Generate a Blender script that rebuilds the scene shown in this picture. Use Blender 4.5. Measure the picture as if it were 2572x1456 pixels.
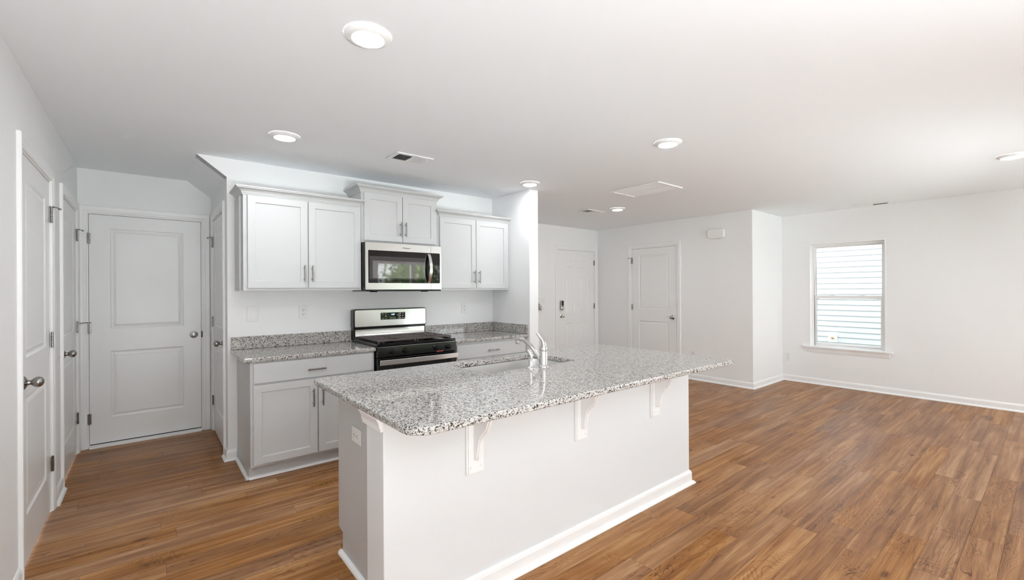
import bpy, bmesh, math, random
from mathutils import Vector, Matrix, Euler

R = math.radians
PI = math.pi
S = bpy.context.scene
COL = S.collection
for _o in list(bpy.data.objects):
    bpy.data.objects.remove(_o)

# ------------------------------------------------------------------ camera
CAM_F, CAM_YAW, CAM_PITCH, CAM_ROLL, CAM_H = 1123.49, .6822, .0003, -.0054, 1.3627
_cd = bpy.data.cameras.new('camera')
_cd.sensor_width = 36.0
_cd.sensor_fit = 'HORIZONTAL'
_cd.lens = 36.0 * CAM_F / 2572.0
_cd.clip_start = .05
_cd.clip_end = 200
cam = bpy.data.objects.new('camera', _cd)
COL.objects.link(cam)
_fw = Vector((math.sin(CAM_YAW) * math.cos(CAM_PITCH), math.cos(CAM_YAW) * math.cos(CAM_PITCH), math.sin(CAM_PITCH)))
_rt = Vector((math.cos(CAM_YAW), -math.sin(CAM_YAW), 0))
_up = _rt.cross(_fw)
_r2 = _rt * math.cos(CAM_ROLL) + _up * math.sin(CAM_ROLL)
_u2 = _up * math.cos(CAM_ROLL) - _rt * math.sin(CAM_ROLL)
_m = Matrix.Identity(4)
for _i in range(3):
    _m[_i][0], _m[_i][1], _m[_i][2] = _r2[_i], _u2[_i], -_fw[_i]
_m[2][3] = CAM_H
cam.matrix_world = _m
S.camera = cam

# ------------------------------------------------------------------ sky, added fill lamps, exposure
SKY = 2.2
LAMP = 98.0
world = bpy.data.worlds.new('sky')
S.world = world
world.use_nodes = True
_bg = world.node_tree.nodes['Background']
_bg.inputs[0].default_value = (.95, .97, 1.0, 1)
_bg.inputs[1].default_value = SKY


def area(name, loc, rot, sx, sy, power, color=(1, 1, 1), portal=False):
    l = bpy.data.lights.new(name, 'AREA')
    l.shape = 'RECTANGLE'
    l.size, l.size_y = sx, sy
    l.energy = power
    l.color = color
    if portal:
        l.cycles.is_portal = True
    o = bpy.data.objects.new(name, l)
    COL.objects.link(o)
    o.location = loc
    o.rotation_euler = rot
    return o


# added fill lamps at and outside the wall behind the camera, then sky portals
area('fill_light_left', (.62, -2.04, 1.30), (R(90), 0, 0), 1.9, 1.9, 6, (1, .985, .96))  # added lamp, fills the room from an invented opening
area('fill_light_right', (6.55, -2.04, 1.35), (R(90), 0, 0), 1.2, 1.5, 15, (.90, .955, 1))  # added lamp, brightens the return wall from an invented opening
area('upfill_light_left', (.62, -2.75, .25), (R(170), 0, 0), 2.2, 1.1, 290, (.90, .955, 1))  # added upward lamp to lift the ceiling, no patio modelled
area('upfill_light_slider', (4.85, -2.75, .02), (R(172), 0, 0), 2.4, 1.1, 205, (.90, .955, 1))  # added upward lamp outside the slider, also lifts the ceiling
area('slider_portal', (4.85, -2.03, 1.03), (R(90), 0, 0), 1.8, 2.0, 1, portal=True)
area('window_portal', (7.55, 1.87, 1.26), (R(90), 0, R(90)), .9, 1.5, 1, portal=True)

S.view_settings.view_transform = 'Standard'
S.view_settings.look = 'None'
S.view_settings.gamma = 1
S.view_settings.use_curve_mapping = False
S.view_settings.exposure = 0.68
S.cycles.max_bounces = 8
S.cycles.diffuse_bounces = 5
S.cycles.glossy_bounces = 4
S.cycles.use_adaptive_sampling = True
S.cycles.adaptive_threshold = .1
S.cycles.adaptive_min_samples = 16
S.cycles.transparent_max_bounces = 12
S.cycles.sample_clamp_indirect = 6

# ------------------------------------------------------------------ materials


def new_mat(name):
    m = bpy.data.materials.new(name)
    m.use_nodes = True
    nt = m.node_tree
    b = nt.nodes['Principled BSDF']
    return m, nt, b


def setp(b, **k):
    for n, v in k.items():
        n = n.replace('_', ' ')
        if n in b.inputs:
            if n in ('Base Color', 'Emission Color') and len(v) == 3:
                v = (*v, 1)
            b.inputs[n].default_value = v


def node(nt, t, **k):
    n = nt.nodes.new(t)
    for a, v in k.items():
        setattr(n, a, v)
    return n


def paint(name, col, rough=.5, bump=0.0, bscale=180, spec=.5):
    m, nt, b = new_mat(name)
    setp(b, Base_Color=col, Roughness=rough)
    b.inputs['Specular IOR Level'].default_value = spec
    if bump:
        tc = node(nt, 'ShaderNodeTexCoord')
        nz = node(nt, 'ShaderNodeTexNoise')
        nz.inputs['Scale'].default_value = bscale
        nz.inputs['Detail'].default_value = 3
        bp = node(nt, 'ShaderNodeBump')
        bp.inputs['Strength'].default_value = bump
        bp.inputs['Distance'].default_value = .002
        nt.links.new(tc.outputs['Object'], nz.inputs['Vector'])
        nt.links.new(nz.outputs[0], bp.inputs['Height'])
        nt.links.new(bp.outputs[0], b.inputs['Normal'])
    return m


def metal(name, col, rough, stretch=None, bump=.05):
    m, nt, b = new_mat(name)
    setp(b, Base_Color=col, Roughness=rough, Metallic=1.0)
    if stretch:
        tc = node(nt, 'ShaderNodeTexCoord')
        mp = node(nt, 'ShaderNodeMapping')
        mp.inputs['Scale'].default_value = stretch
        nz = node(nt, 'ShaderNodeTexNoise')
        nz.inputs['Scale'].default_value = 1
        nz.inputs['Detail'].default_value = 4
        bp = node(nt, 'ShaderNodeBump')
        bp.inputs['Strength'].default_value = bump
        bp.inputs['Distance'].default_value = .001
        nt.links.new(tc.outputs['Object'], mp.inputs['Vector'])
        nt.links.new(mp.outputs[0], nz.inputs['Vector'])
        nt.links.new(nz.outputs[0], bp.inputs['Height'])
        nt.links.new(bp.outputs[0], b.inputs['Normal'])
    return m


def ramp(nt, stops, interp='LINEAR'):
    r = node(nt, 'ShaderNodeValToRGB')
    cr = r.color_ramp
    cr.interpolation = interp
    while len(cr.elements) < len(stops):
        cr.elements.new(.5)
    for e, (p, c) in zip(cr.elements, stops):
        e.position = p
        e.color = (*c, 1)
    return r


M = {}
M['wall'] = paint('wall_paint', (.885, .89, .89), .62, .05, 220)
M['ceiling'] = paint('ceiling_paint', (.885, .91, .935), .8, .06, 160)
M['wall_dimmed'] = paint('wall_paint_dimmed', (.77, .785, .795), .55, .05, 220)  # wall paint darkened here to hold down the light on the island front
M['trim'] = paint('trim_white', (.90, .902, .90), .32)
M['door'] = paint('door_white', (.87, .875, .872), .30)
M['cab'] = paint('cabinet_grey_paint', (.575, .58, .58), .38, .03, 400)
M['plastic'] = paint('white_plastic', (.84, .84, .83), .3)
M['filter'] = paint('filter_white', (.95, .95, .95), .7)
M['slot'] = paint('slot_black', (.02, .02, .02), .5)
M['black'] = paint('black_enamel', (.006, .006, .006), .12)
M['blackglass'] = paint('black_glass', (.006, .006, .007), .03)
M['cavity'] = paint('microwave_cavity_grey', (.035, .035, .037), .03)
M['cavityback'] = paint('microwave_cavity_light', (.11, .11, .112), .03)
for _k, _v in (('blackglass', 1.6), ('cavity', 1.9), ('cavityback', 2.6)):
    M[_k].node_tree.nodes['Principled BSDF'].inputs['IOR'].default_value = _v
M['iron'] = paint('cast_iron', (.085, .066, .060), .5)
M['rubber'] = paint('black_gap', (.015, .015, .015), .7)
M['steel'] = metal('brushed_steel', (.74, .735, .725), .24, (3, 3, 400), .06)
M['sinksteel'] = metal('sink_steel', (.80, .79, .775), .36, (300, 3, 3), .04)
M['chrome'] = metal('chrome', (.72, .72, .71), .10)
M['nickel'] = metal('brushed_nickel', (.36, .345, .33), .26)
M['pull'] = metal('pull_steel', (.30, .285, .275), .24)
M['mark'] = paint('panel_marking', (.7, .7, .7), .5)
M['ink'] = paint('logo_ink', (.08, .08, .085), .4)
M['redstrip'] = paint('red_strip_paint', (.55, .10, .10), .5)


def emit(name, col, s):
    m, nt, b = new_mat(name)
    setp(b, Base_Color=(.9, .9, .9), Emission_Color=col, Emission_Strength=s)
    return m


M['lens'] = emit('lamp_lens', (.95, .975, 1), LAMP)
M['digits'] = emit('clock_digits', (.25, .55, 1.0), 2.0)


def thin_glass(name):
    m = bpy.data.materials.new(name)
    m.use_nodes = True
    nt = m.node_tree
    nt.nodes.clear()
    out = node(nt, 'ShaderNodeOutputMaterial')
    mix = node(nt, 'ShaderNodeMixShader')
    tr = node(nt, 'ShaderNodeBsdfTransparent')
    tr.inputs[0].default_value = (.96, .975, .97, 1)
    gl = node(nt, 'ShaderNodeBsdfGlossy')
    gl.inputs['Roughness'].default_value = .01
    fr = node(nt, 'ShaderNodeFresnel')
    fr.inputs[0].default_value = 1.45
    nt.links.new(fr.outputs[0], mix.inputs[0])
    nt.links.new(tr.outputs[0], mix.inputs[1])
    nt.links.new(gl.outputs[0], mix.inputs[2])
    nt.links.new(mix.outputs[0], out.inputs[0])
    return m


M['glass'] = thin_glass('window_glass')


def screen():
    m = bpy.data.materials.new('insect_screen')
    m.use_nodes = True
    nt = m.node_tree
    b = nt.nodes['Principled BSDF']
    setp(b, Base_Color=(.32, .33, .38), Roughness=.6, Alpha=.12)
    return m


M['screen'] = screen()


def granite():
    m, nt, b = new_mat('granite')
    L = nt.links.new
    tc = node(nt, 'ShaderNodeTexCoord')
    # warp
    nz = node(nt, 'ShaderNodeTexNoise')
    nz.inputs['Scale'].default_value = 130
    nz.inputs['Detail'].default_value = 2
    L(tc.outputs['Object'], nz.inputs['Vector'])
    vm = node(nt, 'ShaderNodeVectorMath', operation='MULTIPLY_ADD')
    vm.inputs[1].default_value = (.006, .006, .006)
    L(nz.outputs[1], vm.inputs[0])
    L(tc.outputs['Object'], vm.inputs[2])
    v1 = node(nt, 'ShaderNodeTexVoronoi')
    v1.inputs['Scale'].default_value = 205
    L(vm.outputs[0], v1.inputs['Vector'])
    sx = node(nt, 'ShaderNodeSeparateColor')
    L(v1.outputs['Color'], sx.inputs[0])
    # clumping of the dark flecks
    nc = node(nt, 'ShaderNodeTexNoise')
    nc.inputs['Scale'].default_value = 55
    nc.inputs['Detail'].default_value = 3
    L(tc.outputs['Object'], nc.inputs['Vector'])
    mr = node(nt, 'ShaderNodeMapRange')
    mr.inputs['From Min'].default_value = .3
    mr.inputs['From Max'].default_value = .7
    mr.inputs['To Min'].default_value = -.16
    mr.inputs['To Max'].default_value = .16
    L(nc.outputs[0], mr.inputs['Value'])
    ad = node(nt, 'ShaderNodeMath', operation='ADD')
    L(sx.outputs[0], ad.inputs[0])
    L(mr.outputs[0], ad.inputs[1])
    r1 = ramp(nt, [(0, (.012, .012, .013)), (.09, (.11, .10, .095)), (.16, (.27, .25, .235)), (.25, (.41, .39, .37)), (.38, (.54, .52, .495)), (.68, (.62, .605, .58))], 'CONSTANT')
    L(ad.outputs[0], r1.inputs[0])
    # finer grain on top
    v2 = node(nt, 'ShaderNodeTexVoronoi')
    v2.inputs['Scale'].default_value = 420
    L(vm.outputs[0], v2.inputs['Vector'])
    s2 = node(nt, 'ShaderNodeSeparateColor')
    L(v2.outputs['Color'], s2.inputs[0])
    r2 = ramp(nt, [(0, (.15, .14, .135)), (.09, (.62, .60, .58)), (.28, (1, 1, 1))], 'CONSTANT')
    L(s2.outputs[1], r2.inputs[0])
    mx = node(nt, 'ShaderNodeMix', data_type='RGBA', blend_type='MULTIPLY')
    mx.inputs[0].default_value = .8
    L(r1.outputs[0], mx.inputs[6])
    L(r2.outputs[0], mx.inputs[7])
    L(mx.outputs[2], b.inputs['Base Color'])
    b.inputs['Roughness'].default_value = .07
    b.inputs['Specular IOR Level'].default_value = .55
    return m


M['granite'] = granite()


def wood():
    m, nt, b = new_mat('floor_planks')
    L = nt.links.new
    uv = node(nt, 'ShaderNodeUVMap', uv_map='grain')
    at = node(nt, 'ShaderNodeAttribute', attribute_name='tone')
    sp = node(nt, 'ShaderNodeSeparateColor')
    L(at.outputs['Color'], sp.inputs[0])

    def noise(scale, detail=3, dist=0.0, rough=.5, vec=None):
        mp = node(nt, 'ShaderNodeMapping')
        mp.inputs['Scale'].default_value = (*scale, 1)
        L(vec or uv.outputs[0], mp.inputs[0])
        n = node(nt, 'ShaderNodeTexNoise')
        n.inputs['Scale'].default_value = 1
        n.inputs['Detail'].default_value = detail
        n.inputs['Roughness'].default_value = rough
        n.inputs['Distortion'].default_value = dist
        L(mp.outputs[0], n.inputs['Vector'])
        return n

    def math_(op, a, c=None, d=None):
        x = node(nt, 'ShaderNodeMath', operation=op)
        for k, q_ in enumerate((a, c, d)):
            if q_ is None:
                continue
            if isinstance(q_, (int, float)):
                x.inputs[k].default_value = q_
            else:
                L(q_, x.inputs[k])
        return x.outputs[0]

    def step(v, a, c, lo=0.0, hi=1.0):
        r = node(nt, 'ShaderNodeMapRange')
        r.interpolation_type = 'SMOOTHSTEP'
        for n_, q_ in (('From Min', a), ('From Max', c), ('To Min', lo), ('To Max', hi)):
            r.inputs[n_].default_value = q_
        L(v, r.inputs['Value'])
        return r.outputs[0]
    fibre = noise((4.5, 120), 4, 0, .72).outputs[0]          # fine pores
    streak = noise((1.1, 26), 4, .6, .62).outputs[0]         # dark and pale streaks
    broad = noise((1.3, 7), 2, .8).outputs[0]                # clouds
    field = noise((1.35, 8.5), 1.6, .25, .45).outputs[0]     # height field whose contours are the cathedral figure
    gate = step(noise((.9, 4.5), 1).outputs[0], .42, .60)
    c = math_('PINGPONG', math_('MULTIPLY', field, 30), .5)
    line = math_('MULTIPLY', step(c, .0, .22, 1, 0), gate)
    # cracks: ridges of a stretched noise
    rid = math_('ABSOLUTE', math_('SUBTRACT', noise((1.7, 9), 3, 1.0, .6).outputs[0], .5))
    crack = math_('MULTIPLY', step(rid, .0, .012, 1, 0), step(noise((2.1, 6), 1).outputs[0], .56, .68))
    # saw marks across the board near some plank ends
    saw = math_('MULTIPLY', step(math_('SINE', math_('MULTIPLY', noise((55, 16), 1, .2).outputs[0], 14)), .3, .9), step(noise((2.6, 3.5), 1).outputs[0], .60, .68))
    # knots
    wv = node(nt, 'ShaderNodeVectorMath', operation='MULTIPLY_ADD')
    wv.inputs[1].default_value = (.05, .03, 0)
    L(noise((14, 40), 1).outputs[1], wv.inputs[0])
    L(uv.outputs[0], wv.inputs[2])
    mp3 = node(nt, 'ShaderNodeMapping')
    mp3.inputs['Scale'].default_value = (1.9, 5.2, 1)
    L(wv.outputs[0], mp3.inputs[0])
    vo = node(nt, 'ShaderNodeTexVoronoi')
    vo.inputs['Scale'].default_value = 1.0
    L(mp3.outputs[0], vo.inputs['Vector'])
    vs = node(nt, 'ShaderNodeSeparateColor')
    L(vo.outputs['Color'], vs.inputs[0])
    knot = math_('MULTIPLY', step(vo.outputs['Distance'], .02, .11, 1, 0), step(vs.outputs[0], .45, .55))
    v = math_('MULTIPLY_ADD', streak, 1.0, -.44)
    v = math_('MULTIPLY_ADD', broad, .55, v)
    v = math_('MULTIPLY_ADD', fibre, .52, v)
    v = math_('MULTIPLY_ADD', sp.outputs[0], .13, v)
    v = math_('ADD', v, .04)
    v = math_('MULTIPLY_ADD', line, -.15, v)
    v = math_('MULTIPLY_ADD', saw, -.10, v)
    v = math_('MULTIPLY_ADD', crack, -.34, v)
    v = math_('MULTIPLY_ADD', knot, -.42, v)
    rp = ramp(nt, [(.10, (.030, .011, .003)), (.34, (.110, .041, .012)), (.54, (.215, .089, .030)), (.72, (.32, .150, .058)), (.98, (.47, .27, .13))])
    L(v, rp.inputs[0])
    hs = node(nt, 'ShaderNodeHueSaturation')
    L(step(sp.outputs[1], 0, 1, .95, 1.12), hs.inputs['Saturation'])
    L(rp.outputs[0], hs.inputs['Color'])
    L(hs.outputs[0], b.inputs['Base Color'])
    L(step(fibre, 0, 1, .30, .44), b.inputs['Roughness'])
    b.inputs['Specular IOR Level'].default_value = .30
    bp = node(nt, 'ShaderNodeBump')
    bp.inputs['Strength'].default_value = .15
    bp.inputs['Distance'].default_value = .001
    L(v, bp.inputs['Height'])
    L(bp.outputs[0], b.inputs['Normal'])
    return m


M['wood'] = wood()
M['groove'] = paint('plank_groove', (.045, .025, .014), .8)
M['siding'] = paint('white_siding', (.72, .745, .79), .5)
M['lawn'] = paint('lawn_green', (.10, .17, .045), .9, .6, 60)
M['brass'] = metal('brass', (.62, .42, .16), .3)


def leafy(name, c1, c2, sc):
    m, nt, b = new_mat(name)
    tc = node(nt, 'ShaderNodeTexCoord')
    nz = node(nt, 'ShaderNodeTexNoise')
    nz.inputs['Scale'].default_value = sc
    nz.inputs['Detail'].default_value = 5
    r = ramp(nt, [(.35, c1), (.62, c2)])
    nt.links.new(tc.outputs['Object'], nz.inputs['Vector'])
    nt.links.new(nz.outputs[0], r.inputs[0])
    nt.links.new(r.outputs[0], b.inputs['Base Color'])
    b.inputs['Roughness'].default_value = .8
    return m


M['leaf'] = leafy('leaves', (.12, .19, .06), (.48, .58, .24), 6)
M['bark'] = leafy('bark', (.06, .04, .03), (.16, .12, .09), 12)

# ------------------------------------------------------------------ mesh helpers


class MB:
    """collects shapes and links them as ONE mesh object"""

    def __init__(self):
        self.v, self.f, self.mi, self.sm = [], [], [], []

    def add(self, vs, fs, mi=0, smooth=False):
        n = len(self.v)
        self.v += [tuple(p) for p in vs]
        for f in fs:
            self.f.append(tuple(n + i for i in f))
            self.mi.append(mi)
            self.sm.append(smooth)
        return self

    def box(self, x0, x1, y0, y1, z0, z1, mi=0):
        return self.add([(x0, y0, z0), (x1, y0, z0), (x1, y1, z0), (x0, y1, z0), (x0, y0, z1), (x1, y0, z1), (x1, y1, z1), (x0, y1, z1)],
                        [(0, 3, 2, 1), (4, 5, 6, 7), (0, 1, 5, 4), (1, 2, 6, 5), (2, 3, 7, 6), (3, 0, 4, 7)], mi)

    def prism(self, poly, axis, a0, a1, mi=0, smooth=False):
        """poly in the two other axes (in xyz order), extruded along axis"""
        def P(p, a):
            return {'x': (a, p[0], p[1]), 'y': (p[0], a, p[1]), 'z': (p[0], p[1], a)}[axis]
        n = len(poly)
        vs = [P(p, a0) for p in poly] + [P(p, a1) for p in poly]
        self.add(vs, [tuple(range(n - 1, -1, -1)), tuple(range(n, 2 * n))], mi)
        self.add(vs, [(i, (i + 1) % n, n + (i + 1) % n, n + i) for i in range(n)], mi, smooth)
        return self

    def lathe(self, prof, c=(0, 0, 0), axis='z', seg=24, mi=0, smooth=True, caps=True, sx=1.0, sy=1.0):
        """prof: list of (radius, along)"""
        vs = []
        for r, a in prof:
            for k in range(seg):
                t = 2 * PI * k / seg
                u, w = r * math.cos(t) * sx, r * math.sin(t) * sy
                p = {'z': (u, w, a), 'y': (u, a, w), 'x': (a, u, w)}[axis]
                vs.append((c[0] + p[0], c[1] + p[1], c[2] + p[2]))
        fs = []
        for i in range(len(prof) - 1):
            for k in range(seg):
                k2 = (k + 1) % seg
                fs.append((i * seg + k, i * seg + k2, (i + 1) * seg + k2, (i + 1) * seg + k))
        self.add(vs, fs, mi, smooth)
        if caps:
            n = len(prof) - 1
            self.add(vs, [tuple(range(seg - 1, -1, -1)), tuple(n * seg + k for k in range(seg))], mi)
        return self

    def tube(self, pts, rad, seg=12, mi=0, flat=1.0, up=(0, 0, 1)):
        pts = [Vector(p) for p in pts]
        n = len(pts)
        if not isinstance(rad, (list, tuple)):
            rad = [rad] * n
        vs = []
        up = Vector(up)
        for i, p in enumerate(pts):
            t = (pts[min(i + 1, n - 1)] - pts[max(i - 1, 0)]).normalized()
            a = t.cross(up)
            if a.length < 1e-4:
                a = t.cross(Vector((1, 0, 0)))
            a.normalize()
            b = a.cross(t)
            for k in range(seg):
                q = 2 * PI * k / seg
                vs.append(p + a * rad[i] * math.cos(q) + b * rad[i] * flat * math.sin(q))
        fs = []
        for i in range(n - 1):
            for k in range(seg):
                k2 = (k + 1) % seg
                fs.append((i * seg + k, i * seg + k2, (i + 1) * seg + k2, (i + 1) * seg + k))
        self.add(vs, fs, mi, True)
        self.add(vs, [tuple(range(seg - 1, -1, -1)), tuple((n - 1) * seg + k for k in range(seg))], mi)
        return self

    def board(self, x0, x1, z0, z1, y, t, rects, prof, mi=0, back=True):
        """a panelled board, face towards -y at y, thickness t; rects get the nested profile (inset, depth)"""
        xs = sorted({x0, x1, *[r[0] for r in rects], *[r[1] for r in rects]})
        zs = sorted({z0, z1, *[r[2] for r in rects], *[r[3] for r in rects]})

        def inside(xm, zm):
            return any(r[0] < xm < r[1] and r[2] < zm < r[3] for r in rects)
        for i in range(len(xs) - 1):
            for j in range(len(zs) - 1):
                a, b_, c, d = xs[i], xs[i + 1], zs[j], zs[j + 1]
                if not inside((a + b_) / 2, (c + d) / 2):
                    self.add([(a, y, c), (b_, y, c), (b_, y, d), (a, y, d)], [(0, 1, 2, 3)], mi)
        for r in rects:
            last = None
            for ins, dep in prof:
                q = [(r[0] + ins, y + dep, r[2] + ins), (r[1] - ins, y + dep, r[2] + ins), (r[1] - ins, y + dep, r[3] - ins), (r[0] + ins, y + dep, r[3] - ins)]
                if last:
                    self.add(last + q, [(k, (k + 1) % 4, 4 + (k + 1) % 4, 4 + k) for k in range(4)], mi)
                last = q
            self.add(last, [(0, 1, 2, 3)], mi)
        vs = [(x0, y, z0), (x1, y, z0), (x1, y + t, z0), (x0, y + t, z0), (x0, y, z1), (x1, y, z1), (x1, y + t, z1), (x0, y + t, z1)]
        self.add(vs, [(0, 3, 2, 1), (4, 5, 6, 7), (1, 2, 6, 5), (2, 3, 7, 6), (3, 0, 4, 7)], mi)
        return self

    def build(self, name, mats, parent=None, loc=None, rotz=0, merge=True, bevel=0, bseg=2, sharp=35):
        me = bpy.data.meshes.new(name)
        me.from_pydata(self.v, [], self.f)
        if not isinstance(mats, (list, tuple)):
            mats = [mats]
        for m in mats:
            me.materials.append(m)
        me.polygons.foreach_set('material_index', self.mi)
        me.polygons.foreach_set('use_smooth', self.sm)
        bm = bmesh.new()
        bm.from_mesh(me)
        if merge:
            bmesh.ops.remove_doubles(bm, verts=bm.verts, dist=1e-5)
        bmesh.ops.recalc_face_normals(bm, faces=bm.faces)
        bm.to_mesh(me)
        bm.free()
        if any(self.sm):
            me.set_sharp_from_angle(angle=R(sharp))
        o = bpy.data.objects.new(name, me)
        COL.objects.link(o)
        if parent:
            o.parent = parent
        if loc is not None:
            o.location = loc
        o.rotation_euler[2] = rotz
        if bevel:
            md = o.modifiers.new('edge', 'BEVEL')
            md.width = bevel
            md.segments = bseg
            md.limit_method = 'ANGLE'
            md.angle_limit = R(40)
            md.harden_normals = False
        return o


def tag(o, label=None, cat=None, group=None, kind=None):
    if label:
        o['label'] = label
    if cat:
        o['category'] = cat
    if group:
        o['group'] = group
    if kind:
        o['kind'] = kind
    return o


def thing(name, loc=(0, 0, 0), rotz=0, label=None, cat=None, group=None, kind=None):
    o = bpy.data.objects.new(name, None)
    o.empty_display_size = .1
    COL.objects.link(o)
    o.location = loc
    o.rotation_euler[2] = rotz
    return tag(o, label, cat, group, kind)


def copy_tree(o, parent=None):
    c = o.copy()
    COL.objects.link(c)
    if parent:
        c.parent = parent
    for ch in list(o.children):
        copy_tree(ch, c)
    return c


def text_mesh(name, s, size, mat, parent, loc, rot=(PI / 2, 0, 0), extrude=.0004, align='CENTER', sx=1.0):
    cu = bpy.data.curves.new(name, 'FONT')
    cu.body = s
    cu.size = size
    cu.extrude = extrude
    cu.align_x = align
    cu.align_y = 'CENTER'
    t = bpy.data.objects.new(name + '_curve', cu)
    COL.objects.link(t)
    dg = bpy.context.evaluated_depsgraph_get()
    me = bpy.data.meshes.new_from_object(t.evaluated_get(dg))
    bpy.data.objects.remove(t)
    bpy.data.curves.remove(cu)
    me.materials.clear()
    me.materials.append(mat)
    o = bpy.data.objects.new(name, me)
    COL.objects.link(o)
    o.parent = parent
    o.location = loc
    o.rotation_euler = rot
    o.scale = (sx, 1, 1)
    return o


# ------------------------------------------------------------------ room dimensions (metres)
CEIL = 2.44
XL, YB = -.475, 5.358           # wall with the two doors / far wall
XH, Y0 = .493, 4.254            # hall side wall / range wall
XR, XT, YS = 3.156, 3.281, 3.585  # stub wall at the end of the counter
X3, Y5, X6 = 6.377, 2.660, 7.393
YR = -2.0                       # wall behind the camera
SLX, SLZ = .2936, 2.289         # start and foot of the sloped ceiling


def wall(name, loc, rotz, u0, u1, openings=(), t=.12, top=CEIL, label=None):
    """local x to the right seen from the room, y into the wall; openings (x0,x1,z0,z1)"""
    b = MB()
    xs = sorted({u0, u1, *[o[0] for o in openings], *[o[1] for o in openings]})
    for a, c in zip(xs, xs[1:]):
        hole = [o for o in openings if o[0] < (a + c) / 2 < o[1]]
        if not hole:
            b.box(a, c, 0, t, 0, top)
        else:
            o = hole[0]
            if o[2] > 0:
                b.box(a, c, 0, t, 0, o[2])
            b.box(a, c, 0, t, o[3], top)
    o = b.build(name, M['wall'], None, loc, rotz)
    return tag(o, label, 'wall', None, 'structure')


# ---- floor: one mesh of planks running along x over a dark groove bed
def make_floor():
    rnd = random.Random(7)
    x0, x1, y0, y1 = XL - .02, X6 + .02, YR - .02, YB + .02
    pw, pl, g = .1325, 1.22, .0005
    vs, fs, uvs, tones, mi = [], [], [], [], []
    vs += [(x0, y0, -.0015), (x1, y0, -.0015), (x1, y1, -.0015), (x0, y1, -.0015)]
    fs.append((0, 1, 2, 3))
    uvs.append([(0, 0)] * 4)
    tones.append((0, 0, 0))
    mi.append(1)
    y = .597 - pw * 30
    while y < y1:
        ya, yb = max(y, y0), min(y + pw, y1)
        if yb > y0 + .005:
            x = x0 - rnd.random() * pl
            while x < x1:
                xa, xb = max(x, x0), min(x + pl, x1)
                if xb - xa > .01:
                    n = len(vs)
                    a, b, c, d = xa + g, xb - g, ya + g, yb - g
                    vs += [(a, c, 0), (b, c, 0), (b, d, 0), (a, d, 0)]
                    fs.append((n, n + 1, n + 2, n + 3))
                    ou, ov = rnd.random() * 40, rnd.random() * 40
                    uvs.append([(ou + a - xa, ov), (ou + b - xa, ov), (ou + b - xa, ov + d - c), (ou + a - xa, ov + d - c)])
                    tones.append((rnd.random(), rnd.random(), rnd.random()))
                    mi.append(0)
                x += pl
        y += pw
    me = bpy.data.meshes.new('floor')
    me.from_pydata(vs, [], fs)
    me.materials.append(M['wood'])
    me.materials.append(M['groove'])
    me.polygons.foreach_set('material_index', mi)
    me.uv_layers.new(name='grain')
    me.color_attributes.new('tone', 'FLOAT_COLOR', 'CORNER')
    me.uv_layers['grain'].data.foreach_set('uv', [c for uv4 in uvs for q in uv4 for c in q])
    me.color_attributes['tone'].data.foreach_set('color', [c for tn in tones for _ in range(4) for c in (*tn, 1)])
    o = bpy.data.objects.new('floor', me)
    COL.objects.link(o)
    return tag(o, 'brown wood-look plank floor running through kitchen and living area', 'floor', None, 'structure')


make_floor()

# ---- ceiling with the slope over the hall
b = MB()
b.box(XL - .12, X6 + .12, YR - .12, YB + .12, CEIL, CEIL + .1)
b.prism([(SLX, CEIL), (XH, SLZ), (XH + .06, SLZ), (XH + .06, CEIL)], 'y', Y0 + .001, YB + .01)
tag(b.build('ceiling', M['ceiling']), 'flat white ceiling with a sloped piece over the hall corner', 'ceiling', None, 'structure')

# ---- walls
DW, DH = .075, 2.126   # casing overhang beyond a slab, casing top


def door_open(a, b_):
    return (a - .021, b_ + .021, 0, 2.072)


wall('wall_left', (XL, 0, 0), R(90), YR - .12, YB + .12, [door_open(3.137, 3.965), door_open(4.437, 5.250)], label='long white wall with two panel doors beside the hall')
wall('wall_back', (0, YB, 0), 0, XL - .12, X3 + .12, [door_open(-.404, .400), door_open(5.357, 6.271)], label='far white wall behind hall and front door')
b = MB()
b.prism([(XH, 0), (XT, 0), (XT, CEIL), (SLX, CEIL), (XH, SLZ)], 'y', Y0, Y0 + .11)
tag(b.build('wall_range', M['wall']), 'white wall behind the range and upper cabinets', 'wall', None, 'structure')
wall('wall_hall', (XH, 0, 0), R(-90), -(YB + .02), -(Y0 + .112), [door_open(-5.262, -4.462)], t=.1, top=2.40, label='short white hall wall with a door beside the range wall')
b = MB()
b.box(XR, XT, YS, Y0, 0, CEIL)
b.box(XT - .1, XT, Y0, YB, 0, CEIL)
tag(b.build('wall_stub', M['wall'], bevel=.004), 'narrow white wall end beside the granite side splash', 'wall', None, 'structure')
wall('wall_bath', (X3, 0, 0), R(-90), -YB, -(Y5 + .1), [door_open(-4.613, -3.792)], t=.10, label='white wall with two-panel door and chime box')
wall('wall_return', (X3, Y5, 0), 0, 0, X6 - X3 + .1, t=.10, label='short bright white wall next to the window wall')
WY0, WY1, WZ0, WZ1 = 1.440, 2.305, .522, 2.000
wall('wall_right', (X6, 0, 0), R(-90), -Y5, -(YR - .12), [(-WY1, -WY0, WZ0, WZ1)], t=.14, label='long white wall holding the window')
wall('wall_rear', (0, YR, 0), PI, -(X6 + .12), -(XL - .12), [(-5.75, -3.95, 0, 2.04), (-1.6, .36, .35, 2.25), (-7.15, -5.95, .6, 2.1)], t=.12, label='white wall with garden door and two added light openings opposite the range wall')  # second and third openings are added to admit fill light

# ---- baseboards


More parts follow.
